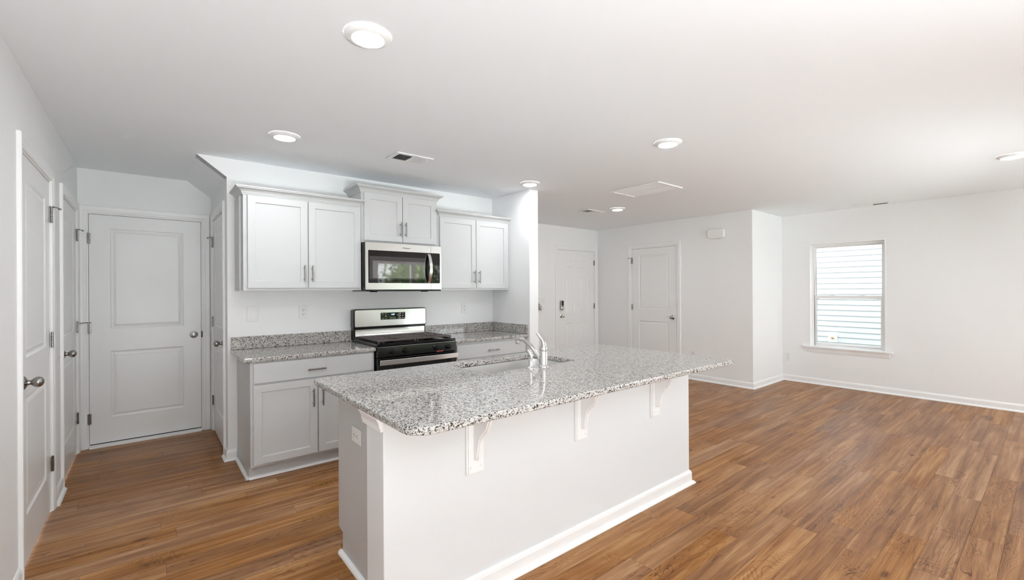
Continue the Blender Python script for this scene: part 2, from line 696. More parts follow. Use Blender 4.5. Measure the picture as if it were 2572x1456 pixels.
def baseboard(name, runs, label, shoe=True, h=.085, t=.013):
    """runs: list of polylines (x,y) with the room on the left-hand side of travel; profile mitred"""
    b = MB()
    prof = [(0, 0), (.018 + t, 0), (.018 + t, .006), (.012 + t, .014), (t, .019), (t, h - .022), (t * .75, h - .010), (.004, h), (0, h)]
    for run in runs:
        pts = [Vector((p[0], p[1], 0)) for p in run]
        n = len(pts)
        offs = []
        for i in range(n):
            ds = []
            if i > 0:
                ds.append((pts[i] - pts[i - 1]).normalized())
            if i < n - 1:
                ds.append((pts[i + 1] - pts[i]).normalized())
            nn = [Vector((-d.y, d.x, 0)) for d in ds]
            if len(nn) == 1:
                offs.append(nn[0])
            else:
                s = nn[0] + nn[1]
                offs.append(s / (s.dot(nn[0])))
        m = len(prof)
        vs = []
        for p, o in zip(pts, offs):
            for d, z in prof:
                q = p + o * d
                vs.append((q.x, q.y, z))
        fs = []
        for i in range(n - 1):
            for k in range(m):
                k2 = (k + 1) % m
                fs.append((i * m + k, i * m + k2, (i + 1) * m + k2, (i + 1) * m + k))
        fs.append(tuple(range(m)))
        fs.append(tuple((n - 1) * m + k for k in range(m - 1, -1, -1)))
        b.add(vs, fs)
    o = b.build(name, M['trim'])
    return tag(o, label, 'baseboard', None, 'structure')


baseboard('baseboard_left', [[(XL, 3.060), (XL, YR)], [(XL, 4.360), (XL, 4.042)]], 'white baseboard along the wall with two doors')
baseboard('baseboard_hall', [[(.552, Y0), (XH, Y0), (XH, 4.385)]], 'short white baseboard wrapping the corner beside the base cabinet')
baseboard('baseboard_bath', [[(X6, Y5), (X3, Y5), (X3, 3.715)]], 'white baseboard wrapping the outside corner near the window wall')
baseboard('baseboard_right', [[(X6, YR), (X6, Y5)]], 'long white baseboard under the window wall')
baseboard('baseboard_far', [[(X3, 4.69), (X3, YB)], [(5.28, YB), (XT, YB), (XT, YS), (XR, YS)]], 'white baseboard around the entry behind the island')

# ------------------------------------------------------------------ doors
PROF_DOOR = [(0, 0), (.006, .0045), (.012, .0075), (.018, .0080), (.030, .0035), (.040, .0015), (.043, .0025)]


def casing(parent, w, z_top, left=True, right=True, cw=.060, rv=.014, x_left=None, x_right=None):
    """moulded casing around an opening 0..w (slab), top at z_top; stepped profile"""
    b = MB()
    # profile: (distance from inner edge, proud of wall)
    prof = [(0, 0), (0, .009), (.006, .012), (.018, .012), (.024, .015), (.046, .017), (.056, .017), (cw, .013), (cw, 0)]
    m = len(prof)
    path = [(-rv, 0), (-rv, z_top + rv), (w + rv, z_top + rv), (w + rv, 0)]
    dirs = [(-1, 0), (-1, 1), (1, 1), (1, 0)]
    vs = []
    for (px, pz), (dx, dz) in zip(path, dirs):
        for d, o in prof:
            x = px + dx * d
            if x_right is not None:
                x = min(x, x_right)
            if x_left is not None:
                x = max(x, x_left)
            vs.append((x, -o, pz + dz * d))
    fs = []
    for i in range(3):
        for k in range(m):
            k2 = (k + 1) % m
            fs.append((i * m + k, i * m + k2, (i + 1) * m + k2, (i + 1) * m + k))
    fs.append(tuple(range(m)))
    fs.append(tuple(3 * m + k for k in range(m)))
    b.add(vs, fs)
    return b.build('door_casing', M['trim'], parent)


def knob_prof(egg=True):
    # (radius, distance from door face)
    return [(.033, 0), (.033, .004), (.029, .008), (.020, .013), (.013, .017), (.0115, .026), (.0135, .030), (.020, .036), (.0245, .044), (.0260, .052), (.0245, .060), (.0195, .067), (.011, .072), (.003, .0735)]


def add_knob(parent, x, z, y=0):
    b = MB()
    b.lathe([(r, -a) for r, a in knob_prof()], (x, y, z), 'y', 24, sy=1.0)
    return tag(b.build('door_knob', M['nickel'], parent), 'brushed nickel knob')


def add_hinge(parent, x, z, stop=0, y=0, h=.089, leaf=True, mat=None):
    """barrel on the pull side; stop = -1/+1 adds the hinge-pin door stop arm to that side"""
    b = MB()
    for k in range(5):
        z0 = z - h / 2 + k * h / 5
        b.lathe([(.0062, z0 + .0006), (.0062, z0 + h / 5 - .0006)], (x, y - .008, 0), 'z', 12)
    b.lathe([(.003, z - h / 2 - .004), (.0052, z - h / 2 - .003), (.0052, z - h / 2)], (x, y - .008, 0), 'z', 12)
    b.lathe([(.0052, z + h / 2), (.0052, z + h / 2 + .003), (.003, z + h / 2 + .005)], (x, y - .008, 0), 'z', 12)
    if leaf:
        b.box(x - .014, x + .014, y - .004, y - .0012, z - h / 2, z + h / 2)
    o = b.build('hinge', mat or M['pull'], parent)
    if stop:
        s = MB()
        zt = z + h / 2 + .006
        s.lathe([(.010, zt - .003), (.010, zt + .003)], (x, y - .008, 0), 'z', 12)
        s.tube([(x, y - .010, zt), (x + stop * .02, y - .030, zt), (x + stop * .045, y - .040, zt - .001)], [.0035, .0035, .0035], 8)
        s.lathe([(.007, zt - .010), (.007, zt + .002)], (x + stop * .045, y - .040, 0), 'z', 10)
        s.tube([(x, y - .010, zt), (x - stop * .014, y - .022, zt)], .0035, 8)
        s.build('hinge_stop', M['pull'], o)
    return o


def door(name, loc, rotz, w, z0, z1, rects, hinge='left', label=None, knob=True, hinges=True, stop=None, x_left=None, x_right=None, prof=PROF_DOOR, hinge_z=(1.845, 1.07, .30)):
    """slab 0..w, face 2 mm behind the wall face, seen from -y"""
    d = thing(name, loc, rotz, label, 'door', None, 'structure')
    b = MB()
    b.board(0, w, z0, z1, .003, .035, rects, prof)
    b.build('door_panel', M['door'], d)
    casing(d, w, z1, x_left=x_left, x_right=x_right)
    j = MB()
    T = .0175
    j.box(-.0035 - T, -.0035, 0, .11, 0, z1 + .0035 + T)
    j.box(w + .0035, w + .0035 + T, 0, .11, 0, z1 + .0035 + T)
    j.box(-.0035, w + .0035, 0, .11, z1 + .0035, z1 + .0035 + T)
    # stops behind the slab
    j.box(-.0035, .010, .0395, .075, 0, z1 + .0035)
    j.box(w - .010, w + .0035, .0395, .075, 0, z1 + .0035)
    j.box(.010, w - .010, .0395, .075, z1 - .010, z1 + .0035)
    j.box(.0, w, .060, .11, 0, z0 + .012)
    j.build('door_jamb', M['trim'], d)
    if hinges:
        hx = -.002 if hinge == 'left' else w + .002
        for i, hz in enumerate(hinge_z):
            st = 0
            if stop is not None and i == stop[0]:
                st = stop[1]
            add_hinge(d, hx, hz, st)
    if knob:
        add_knob(d, w - .062 if hinge == 'left' else .062, .922, .003)
    return d


def two_panel(w, s=.136):
    return [(s, w - s, 1.038, 1.930), (s, w - s, .250, .840)]


door('door_1', (XL, 3.137, 0), R(90), .828, .012, 2.046, two_panel(.828), 'right', 'two-panel white door on the long wall, farther from the hall end', stop=(0, 1))
door('door_2', (XL, 4.437, 0), R(90), .813, .012, 2.046, two_panel(.813), 'right', 'two-panel white door between the other long-wall door and the hall end', stop=(0, 1))
d3 = door('door_3', (-.404, YB, 0), 0, .804, .032, 2.048, two_panel(.804, .137), 'left', 'wide white panel door with deadbolt at the hall end, facing the camera', knob=False, stop=(1, -1), x_left=-.056, x_right=.878, hinge_z=(1.835, 1.05, .255))
b = MB()
b.lathe([(.034, 0), (.034, -.004), (.030, -.009), (.024, -.010), (.024, -.014), (.018, -.017), (.004, -.018)], (.746, .003, .945), 'y', 28)
o = tag(b.build('deadbolt', M['nickel'], d3), 'nickel keyed deadbolt')
b = MB()
b.box(.805, .815, -.010, .004, .915, .975)
b.build('latch_plate', M['slot'], d3)
b = MB()
b.box(0, .804, -.045, .06, 0, .018)
b.box(0, .804, -.030, .058, .018, .024)
b.build('threshold', M['trim'], d3, bevel=.003)
b = MB()
b.box(.002, .802, .006, .04, .024, .0315)
b.build('door_sweep', M['rubber'], d3)
door('door_4', (XH, 5.262, 0), R(-90), .800, .012, 2.046, two_panel(.800), 'left', 'narrow-looking white door in the hall beside the range wall', stop=(0, -1), x_left=-.095)
d6 = [(.181, .398, 1.752, 1.888), (.529, .740, 1.752, 1.888), (.181, .398, .968, 1.582), (.529, .740, .968, 1.582), (.181, .398, .200, .786), (.529, .740, .200, .786)]
d5 = door('door_5', (5.357, YB, 0), 0, .914, .020, 2.040, d6, 'right', 'six-panel white front door with black keypad lock beyond the island', knob=False, x_right=1.019)
b = MB()
b.lathe([(r * 1.05, -a) for r, a in knob_prof()], (.072, .003, .922), 'y', 24)
tag(b.build('door_knob', M['chrome'], d5), 'shiny knob on front door')
kp = MB()
kp.box(.034, .104, -.030, .003, 1.020, 1.182)
k = kp.build('keypad_lock', M['nickel'], d5, bevel=.008)
b = MB()
b.box(.042, .098, -.034, -.028, 1.098, 1.176)
tag(b.build('keypad', M['blackglass'], k, bevel=.004), 'black glossy keypad')
b = MB()
b.lathe([(.022, -.028), (.022, -.036), (.010, -.040)], (.070, 0, 1.056), 'y', 20)
b.build('lock_cylinder', M['chrome'], k)
door('door_6', (X3, 4.613, 0), R(-90), .821, .012, 2.038, two_panel(.821), 'left', 'two-panel white door on the wall with the chime box', stop=(0, -1))

# ------------------------------------------------------------------ window
ww = WY1 - WY0
win = thing('window_1', (X6, WY1, 0), R(-90), 'white double-hung window showing pale lap siding outside', 'window', None, 'structure')
b = MB()   # drywall returns trimmed in white
b.box(0, .012, -.003, .075, WZ0, WZ1)
b.box(ww - .012, ww, -.003, .075, WZ0, WZ1)
b.box(.012, ww - .012, -.003, .075, WZ1 - .012, WZ1)
b.build('window_jamb', M['trim'], win)
b = MB()   # vinyl frame
f0, f1 = .075, .14
b.box(0, .045, f0, f1, WZ0, WZ1)
b.box(ww - .045, ww, f0, f1, WZ0, WZ1)
b.box(.045, ww - .045, f0, f1, WZ1 - .045, WZ1)
b.box(.045, ww - .045, f0, f1, WZ0, WZ0 + .04)
b.build('window_frame', M['trim'], win, bevel=.003)
zm = 1.232


def sash(name, y0, y1, z0, z1, st=.034, top=.034, bot=.034):
    b = MB()
    b.box(.046, .046 + st, y0, y1, z0, z1)
    b.box(ww - .046 - st, ww - .046, y0, y1, z0, z1)
    b.box(.046 + st, ww - .046 - st, y0, y1, z1 - top, z1)
    b.box(.046 + st, ww - .046 - st, y0, y1, z0, z0 + bot)
    o = b.build('sash', M['trim'], win, bevel=.003)
    g = MB()
    ym = (y0 + y1) / 2
    g.add([(.046 + st, ym, z0 + bot), (ww - .046 - st, ym, z0 + bot), (ww - .046 - st, ym, z1 - top), (.046 + st, ym, z1 - top)], [(0, 1, 2, 3)])
    g.build('glass', M['glass'], o)
    return o


sash('upper', .110, .132, zm - .010, WZ1 - .046, st=.014, top=.014, bot=.030)
lo = sash('lower', .080, .106, WZ0 + .041, zm + .030, st=.022, top=.042, bot=.030)
for x in (.26, ww - .26):
    b = MB()
    b.box(x - .03, x + .03, .070, .086, zm + .026, zm + .040)
    b.build('sash_lock', M['trim'], lo, bevel=.003)
for x in (.092, ww - .092):
    b = MB()
    b.box(x - .012, x + .012, .076, .080, zm - .030, zm - .008)
    b.build('tilt_latch', M['plastic'], lo, bevel=.002)
b = MB()
b.box(-.085, ww + .068, -.040, .075, WZ0, WZ0 + .018)
b.build('window_sill', M['trim'], win, bevel=.004)
b = MB()
b.prism([(0, WZ0 - .001), (-.030, WZ0 - .001), (-.028, WZ0 - .012), (-.020, WZ0 - .020), (-.014, WZ0 - .045), (-.010, WZ0 - .062), (0, WZ0 - .062)], 'x', -.05, ww + .035)
b.build('window_apron', M['trim'], win)

b = MB()
b.add([(.047, .134, WZ0 + .04), (ww - .047, .134, WZ0 + .04), (ww - .047, .134, zm + .01), (.047, .134, zm + .01)], [(0, 1, 2, 3)])
b.build('insect_screen', M['screen'], win)

# slider behind the camera, plain frame; the other two openings are unframed, added for light
b = MB()
for (x0, x1, z0, z1, mull) in ((3.95, 5.75, 0, 2.04, True),):
    y0, y1 = YR - .10, YR - .02
    b.box(x0, x0 + .06, y0, y1, z0, z1)
    b.box(x1 - .06, x1, y0, y1, z0, z1)
    b.box(x0 + .06, x1 - .06, y0, y1, z1 - .06, z1)
    b.box(x0 + .06, x1 - .06, y0, y1, z0, z0 + .06)
    b.box(4.83, 4.91, y0, y1, z0 + .06, z1 - .06)
o = tag(b.build('door_7', M['trim']), 'white framed sliding garden door reflected in the microwave', 'door', None, 'structure')
b = MB()
b.add([(4.01, YR - .06, .06), (4.83, YR - .06, .06), (4.83, YR - .06, 1.98), (4.01, YR - .06, 1.98)], [(0, 1, 2, 3)])
b.add([(4.91, YR - .05, .06), (5.69, YR - .05, .06), (5.69, YR - .05, 1.98), (4.91, YR - .05, 1.98)], [(0, 1, 2, 3)])
b.build('glass', M['glass'], o)

# ------------------------------------------------------------------ cabinets
SHAKER = [(0, 0), (.0008, .0075), (.004, .0085)]


def bar_pull(parent, x, z, y, length=.135, vertical=True, r=.0058, off=.030):
    b = MB()
    h = length / 2
    if vertical:
        b.lathe([(r * .7, z - h), (r, z - h + .001), (r, z + h - .001), (r * .7, z + h)], (x, y - off, 0), 'z', 14)
        for s in (-1, 1):
            b.lathe([(.0048, 0), (.0048, -off)], (x, y, z + s * (h - .022)), 'y', 10)
    else:
        b.lathe([(r * .7, x - h), (r, x - h + .001), (r, x + h - .001), (r * .7, x + h)], (0, y - off, z), 'x', 14)
        for s in (-1, 1):
            b.lathe([(.0048, 0), (.0048, -off)], (x + s * (h - .022), y, z), 'y', 10)
    return tag(b.build('handle', M['pull'], parent), 'brushed steel bar handle')


def cab_door(parent, x0, x1, z0, z1, y, hx, hz, st=.053):
    b = MB()
    b.board(x0, x1, z0, z1, y, .0185, [(x0 + st, x1 - st, z0 + st, z1 - st)], SHAKER)
    o = b.build('cabinet_door', M['cab'], parent, bevel=.0012)
    if hx is not None:
        bar_pull(o, hx, hz, y)
    return o


def drawer(parent, x0, x1, z0, z1, y, hx=None):
    b = MB()
    b.box(x0, x1, y, y + .0185, z0, z1)
    o = b.build('drawer', M['cab'], parent, bevel=.0015)
    bar_pull(o, hx if hx else (x0 + x1) / 2, (z0 + z1) / 2 - .008, y, vertical=False)
    return o


CROWN = [(0, 0), (.006, 0), (.007, .006), (.011, .010), (.016, .022), (.026, .035), (.039, .042), (.046, .044), (.046, .050), (.052, .052), (.052, .060), (0, .060)]


def crown(parent, x0, x1, yf, z, left, right, yw=Y0 - .0015):
    """left/right: 'full' return to the wall, 'mini' return to the face, 'flat' end"""
    b = MB()
    m = len(CROWN)
    vs = []
    rows = []

    def row(fn):
        rows.append([fn(d, zz) for d, zz in CROWN])
    if left == 'full':
        row(lambda d, zz: (x0 - d, yw, z + zz))
    elif left == 'mini':
        row(lambda d, zz: (x0 - d, yf - .0005, z + zz))
    if left == 'flat':
        row(lambda d, zz: (x0, yf - d, z + zz))
    else:
        row(lambda d, zz: (x0 - d, yf - d, z + zz))
    if right == 'flat':
        row(lambda d, zz: (x1, yf - d, z + zz))
    else:
        row(lambda d, zz: (x1 + d, yf - d, z + zz))
        row(lambda d, zz: (x1 + d, yw if right == 'full' else yf - .0005, z + zz))
    for r in rows:
        vs += r
    fs = []
    for i in range(len(rows) - 1):
        for k in range(m - 1):
            fs.append((i * m + k, i * m + k + 1, (i + 1) * m + k + 1, (i + 1) * m + k))
    fs.append(tuple(range(m)))
    n = (len(rows) - 1) * m
    fs.append(tuple(n + k for k in range(m)))
    b.add(vs, fs)
    return b.build('crown_moulding', M['cab'], parent)


YF = 3.945   # face frames of the upper cabinets
uc = thing('upper_cabinet', (0, 0, 0), 0, 'wide grey two-door wall cabinet above the switch and outlet', 'cabinet', 'upper cabinets over the range wall')
b = MB()
b.box(.561, 1.472, YF, Y0 - .0015, 1.369, 2.150)
b.build('cabinet_body', M['cab'], uc, bevel=.001)
b = MB()
b.box(.545, .5605, 4.02, Y0 - .0015, 1.369, 2.105)
b.build('scribe_strip', M['cab'], uc)
cab_door(uc, .590, 1.0195, 1.391, 2.103, YF - .019, .992, 1.508)
cab_door(uc, 1.0295, 1.459, 1.391, 2.103, YF - .019, 1.053, 1.508)
crown(uc, .561, 1.4405, YF, 2.108, 'full', 'mini')
mc = thing('upper_cabinet', (0, 0, 0), 0, 'small raised grey wall cabinet above the microwave', 'cabinet', 'upper cabinets over the range wall')
b = MB()
b.box(1.4735, 2.2385, YF, Y0 - .0015, 1.798, 2.290)
b.build('cabinet_body', M['cab'], mc, bevel=.001)
cab_door(mc, 1.496, 1.8605, 1.820, 2.243, YF - .019, 1.838, 1.936)
cab_door(mc, 1.867, 2.2175, 1.820, 2.243, YF - .019, 1.889, 1.936)
crown(mc, 1.4735, 2.2385, YF, 2.246, 'full', 'full')
rc = thing('upper_cabinet', (0, 0, 0), 0, 'grey two-door wall cabinet meeting the stub wall', 'cabinet', 'upper cabinets over the range wall')
b = MB()
b.box(2.240, 3.1545, YF, Y0 - .0015, 1.365, 2.148)
b.build('cabinet_body', M['cab'], rc, bevel=.001)
cab_door(rc, 2.266, 2.6985, 1.387, 2.103, YF - .019, 2.671, 1.503)
cab_door(rc, 2.705, 3.128, 1.387, 2.103, YF - .019, 2.735, 1.503)
crown(rc, 2.272, 3.1545, YF, 2.106, 'mini', 'flat')

YBF = 3.645  # base cabinet face frames
bl = thing('base_cabinet', (0, 0, 0), 0, 'grey base cabinet with drawer and two doors under the switch', 'cabinet', 'base cabinets flanking the range')
b = MB()
b.box(.557, 1.466, YBF, Y0 - .0015, .105, .8595)
b.box(.557, 1.466, 3.722, Y0 - .0015, 0, .105)
b.build('cabinet_body', M['cab'], bl, bevel=.001)
b = MB()
q = [(0, 0), (0, .019), (-.008, .018), (-.015, .012), (-.019, .004), (-.019, 0)]
b.prism([(3.722 + a, c) for a, c in q], 'x', .540, 1.466)
b.prism([(.557 + a, c) for a, c in q], 'y', 3.703, Y0 - .034)
b.build('shoe_moulding', M['trim'], bl)
drawer(bl, .577, 1.448, .705, .847, YBF - .019, 1.000)
cab_door(bl, .575, 1.0065, .124, .692, YBF - .019, .975, .551)
cab_door(bl, 1.0165, 1.448, .124, .692, YBF - .019, 1.043, .551)
br = thing('base_cabinet', (0, 0, 0), 0, 'grey base cabinet between the range and the stub wall', 'cabinet', 'base cabinets flanking the range')
b = MB()
b.box(2.252, 3.1545, YBF, Y0 - .0015, .105, .8595)
b.box(2.252, 3.1545, 3.722, Y0 - .0015, 0, .105)
b.build('cabinet_body', M['cab'], br, bevel=.001)
b = MB()
b.prism([(3.722 + a, c) for a, c in q], 'x', 2.252, 3.1545)
b.build('shoe_moulding', M['trim'], br)
drawer(br, 2.270, 3.128, .705, .838, YBF - .019, 2.690)
cab_door(br, 2.270, 2.694, .124, .692, YBF - .019, 2.665, .551)
cab_door(br, 2.704, 3.128, .124, .692, YBF - .019, 2.735, .551)


# ------------------------------------------------------------------ granite tops
def rrect(x0, x1, y0, y1, rad, seg=8):
    """rad: (x0y0, x1y0, x1y1, x0y1)"""
    out = []
    for (cx, cy, sx, sy, r, a0) in ((x0, y0, 1, 1, rad[0], 180), (x1, y0, -1, 1, rad[1], 270), (x1, y1, -1, -1, rad[2], 0), (x0, y1, 1, -1, rad[3], 90)):
        if r <= 0:
            out.append((cx, cy))
            continue
        for k in range(seg + 1):
            a = R(a0 + 90 * k / seg)
            out.append((cx + sx * r + r * math.cos(a), cy + sy * r + r * math.sin(a)))
    return out


def slab(name, outer, z0, z1, hole=None, label=None, cat='countertop', group=None, bev=.006):
    bm = bmesh.new()

    def loop(pts, z):
        vs = [bm.verts.new((p[0], p[1], z)) for p in pts]
        es = [bm.edges.new((vs[i], vs[(i + 1) % len(vs)])) for i in range(len(vs))]
        return vs, es
    for z in (z0, z1):
        es = loop(outer, z)[1]
        if hole:
            es += loop(hole, z)[1]
        bmesh.ops.triangle_fill(bm, use_beauty=True, use_dissolve=True, edges=es)
    bm.verts.ensure_lookup_table()
    n = len(outer)
    h = len(hole) if hole else 0
    tot = n + h
    V = list(bm.verts)
    for i in range(n):
        j = (i + 1) % n
        bm.faces.new((V[i], V[j], V[tot + j], V[tot + i]))
    for i in range(h):
        j = (i + 1) % h
        bm.faces.new((V[n + j], V[n + i], V[tot + n + i], V[tot + n + j]))
    bmesh.ops.recalc_face_normals(bm, faces=bm.faces)
    me = bpy.data.meshes.new(name)
    bm.to_mesh(me)
    bm.free()
    me.materials.append(M['granite'])
    o = bpy.data.objects.new(name, me)
    COL.objects.link(o)
    if bev:
        md = o.modifiers.new('edge', 'BEVEL')
        md.width = bev
        md.segments = 3
        md.limit_method = 'ANGLE'
        md.angle_limit = R(40)
    return tag(o, label, cat, group)


CT = .890   # counters on the range wall
slab('countertop', rrect(.512, 1.4725, 3.612, Y0 - .002, (.012, 0, 0, 0)), .860, CT, None, 'speckled granite counter on the base cabinet beside the hall', group='granite counters on the range wall')
slab('countertop', rrect(2.2455, XR - .001, 3.612, Y0 - .002, (0, 0, 0, 0)), .860, CT, None, 'speckled granite counter between range and stub wall', group='granite counters on the range wall')
b = MB()
b.box(.515, 1.4725, Y0 - .022, Y0 - .0015, CT + .0005, CT + .102)
tag(b.build('backsplash', M['granite'], bevel=.003), 'low granite backsplash between hall corner and range', 'backsplash', 'granite backsplashes')
b = MB()
b.box(2.2455, XR - .001, Y0 - .022, Y0 - .0015, CT + .0005, CT + .102)
tag(b.build('backsplash', M['granite'], bevel=.003), 'low granite backsplash under the outlet near the stub wall', 'backsplash', 'granite backsplashes')
b = MB()
b.box(XR - .022, XR - .0015, 3.614, Y0 - .0225, CT + .0005, CT + .102)
tag(b.build('backsplash', M['granite'], bevel=.003), 'shaded granite side splash against the stub wall', 'backsplash', 'granite backsplashes')

# ------------------------------------------------------------------ island
IX0, IX1, IY0, IY1, IZ = .668, 2.957, 1.346, 2.487, .904
PX0, PX1, PY0, PY1 = .704, 2.952, 1.664, 1.836
isl = thing('kitchen_island', (0, 0, 0), 0, 'white half-wall island with grey cabinets under a granite top', 'island')
b = MB()
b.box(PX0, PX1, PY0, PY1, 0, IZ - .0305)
b.build('half_wall', M['wall_dimmed'], isl, bevel=.004)
b = MB()
b.prism([(PY1 + .0005, 0), (2.36, 0), (2.36, .112), (2.42, .12), (2.42, IZ - .0305), (PY1 + .0005, IZ - .0305)], 'x', .777, 1.395)
b.prism([(PY1 + .0005, 0), (2.36, 0), (2.36, .112), (2.42, .12), (2.42, IZ - .0305), (2.402, IZ - .0305), (2.402, .66), (PY1 + .0005, .66)], 'x', 1.395, 2.20)
b.prism([(PY1 + .0005, 0), (2.36, 0), (2.36, .112), (2.42, .12), (2.42, IZ - .0305), (PY1 + .0005, IZ - .0305)], 'x', 2.20, 2.90)
b.build('cabinet_body', M['cab'], isl)
for x0, x1 in ((.785, 1.385), (1.395, 1.79), (1.80, 2.195), (2.205, 2.89)):
    bb = MB()
    bb.board(-x1, -x0, .125, .845, -2.4395, .0185, [(-x1 + .053, -x0 - .053, .178, .792)], SHAKER)
    o = bb.build('cabinet_door', M['cab'], isl, (0, 0, 0), PI, bevel=.0012)
b = MB()
b.prism([(.777 + a * 1.05, c) for a, c in q], 'y', PY1 + .0005, 2.38)
b.prism([(2.36 - a, c) for a, c in q], 'x', .757, 2.90)
b.build('shoe_moulding', M['trim'], isl)


def island_base():
    b = MB()
    t, h = .013, .090
    prof = [(0, 0), (.019 + t, 0), (.019 + t, .006), (.012 + t, .015), (t, .020), (t, h - .022), (t * .75, h - .010), (.004, h), (0, h)]
    m = len(prof)
    rows = [lambda d: (PX0 - d, PY1), lambda d: (PX0 - d, PY0 - d), lambda d: (PX1 + d, PY0 - d), lambda d: (PX1 + d, PY1)]
    vs = []
    for r in rows:
        for d, z in prof:
            x, y = r(d)
            vs.append((x, y, z))
    fs = []
    for i in range(3):
        for k in range(m - 1):
            fs.append((i * m + k, i * m + k + 1, (i + 1) * m + k + 1, (i + 1) * m + k))
    b.add(vs, fs)
    return b.build('baseboard', M['trim'], isl)


island_base()
b = MB()   # cap moulding under the top on the end of the half wall
zt = IZ - .031
pf = [(0, zt), (-.028, zt), (-.028, zt - .006), (-.024, zt - .014), (-.019, zt - .024), (-.016, zt - .034), (-.0155, zt - .044), (-.0115, zt - .046), (-.0115, zt - .058), (0, zt - .058)]
b.prism([(PX0 + a, c) for a, c in pf], 'y', PY0 - .0003, PY1 + .016)
b.build('cap_moulding', M['trim'], isl)

SX0, SX1, SY0, SY1 = 1.442, 2.172, 2.003, 2.398
hole = rrect(SX0, SX1, SY0, SY1, (.085, .03, .05, .085), 8)
slab('countertop', rrect(IX0, IX1, IY0, IY1, (.085, .030, .012, .025), 10), IZ - .030, IZ, hole, 'large glossy speckled granite top on the island', bev=.007)

# corbel brackets under the overhang


def corbel(cx, label):
    c = thing('corbel_bracket', (cx, PY0 - .0005, 0), 0, label, 'bracket', 'white brackets under the island overhang')
    b = MB()
    b.box(-.047, .047, -.012, 0, .548, IZ - .031)
    b.box(-.040, .040, -.017, -.012, .553, IZ - .031)
    p = b.build('back_plate', M['trim'], c, bevel=.003)
    for x, z in ((-.026, .580), (.026, .580)):
        s = MB()
        s.lathe([(.0065, -.017), (.006, -.020), (.003, -.0215)], (x, 0, z), 'y', 14)
        s.build('screw_cap', M['trim'], p)
    pr = [(-.017, .614), (-.026, .612), (-.034, .618), (-.040, .634), (-.046, .666), (-.054, .704), (-.064, .722), (-.082, .742), (-.100, .756), (-.112, .776), (-.124, .806), (-.140, .828), (-.165, .846), (-.200, .856), (-.235, .860), (-.240, .8725), (-.017, .8725)]
    a = MB()
    a.prism(pr, 'x', -.012, .012)
    n = [(y - (.006 if i < 15 else 0), z - (.005 if 1 < i < 15 else 0)) for i, (y, z) in enumerate(pr)]
    a.prism(n, 'x', -.007, .007)
    a.build('arm', M['trim'], c, bevel=.0015)
    return c


corbel(1.127, 'white bracket under the overhang, at the rounded granite corner end')
corbel(1.825, 'white bracket under the middle of the island overhang')
corbel(2.528, 'white bracket under the overhang, at the living-area end')

# sink
b = MB()


def ring(pts, z):
    return [(p[0], p[1], z) for p in pts]


def sink():
    s = thing('kitchen_sink', (0, 0, 0), 0, 'stainless undermount sink in the island top', 'sink')
    zt = IZ - .0305
    cx, cy = (SX0 + SX1) / 2, (SY0 + SY1) / 2
    loops = []
    for (g, z) in ((-.004, zt), (.002, zt - .002), (.006, zt - .05), (.010, zt - .15), (.016, zt - .175), (.035, zt - .19), (.10, zt - .195)):
        rr = max(.03, .075 - g * .3)
        loops.append(rrect(SX0 + g, SX1 - g, SY0 + g, SY1 - g, (max(rr, .085 - g), rr, rr, max(rr, .085 - g)), 8))
    b = MB()
    vs = []
    zs = (zt, zt - .002, zt - .05, zt - .15, zt - .175, zt - .19, zt - .195)
    for l, z in zip(loops, zs):
        vs += ring(l, z)
    n = len(loops[0])
    fs = []
    for i in range(len(loops) - 1):
        for k in range(n):
            k2 = (k + 1) % n
            fs.append((i * n + k, i * n + k2, (i + 1) * n + k2, (i + 1) * n + k))
    fs.append(tuple((len(loops) - 1) * n + k for k in range(n)))
    b.add(vs, fs, 0, True)
    o = b.build('basin', M['sinksteel'], s)
    d = MB()
    d.lathe([(.045, zt - .1945), (.045, zt - .192), (.030, zt - .191), (.028, zt - .1935), (.004, zt - .1935)], (cx, cy, 0), 'z', 24)
    d.build('drain', M['chrome'], s)


sink()

# faucet and side spray
fx, fy = 1.835, 1.962
fa = thing('kitchen_faucet', (fx, fy, IZ), 0, 'chrome single-lever faucet with long spout behind the sink', 'faucet')
b = MB()
b.lathe([(.034, 0), (.034, .003), (.031, .008), (.026, .012), (.0245, .016), (.0245, .092), (.0240, .0935)], (0, 0, 0), 'z', 28)
b.build('body', M['chrome'], fa)
b = MB()
b.lathe([(.0240, .0955), (.0245, .097), (.0242, .108), (.0215, .118), (.012, .124)], (0, 0, 0), 'z', 28)
b.tube([(.0, -.004, .106), (-.002, -.006, .128), (-.006, -.006, .148), (-.014, -.002, .166), (-.026, .004, .182), (-.036, .010, .196), (-.041, .014, .206)], [.021, .019, .016, .0125, .010, .0085, .007], 14, flat=.75, up=(0, 1, 0))
b.build('lever', M['chrome'], fa)
b = MB()
pts = [(0, .012, .022), (0, .040, .048), (-.002, .075, .082), (-.004, .110, .112), (-.006, .145, .134), (-.008, .180, .147), (-.010, .212, .149), (-.010, .232, .144)]
b.tube(pts, [.0125, .0125, .0125, .0125, .0125, .0125, .0135, .0135], 14)
b.lathe([(.0135, .118), (.0145, .122), (.0145, .148), (.011, .151)], (-.010, .228, 0), 'z', 18)
b.build('spout', M['chrome'], fa)
sp = thing('side_sprayer', (1.728, 1.957, IZ), 0, 'short chrome side spray standing next to the faucet', 'sprayer')
b = MB()
b.lathe([(.027, 0), (.027, .003), (.024, .008), (.014, .018), (.0125, .022), (.0125, .056), (.011, .058)], (0, 0, 0), 'z', 24)
b.build('base', M['chrome'], sp)
b = MB()
b.tube([(.001, -.002, .058), (0, -.001, .076), (0, .003, .092), (-.002, .011, .101), (-.004, .022, .102)], [.0125, .0145, .0145, .0135, .0150], 14, up=(1, 0, 0))
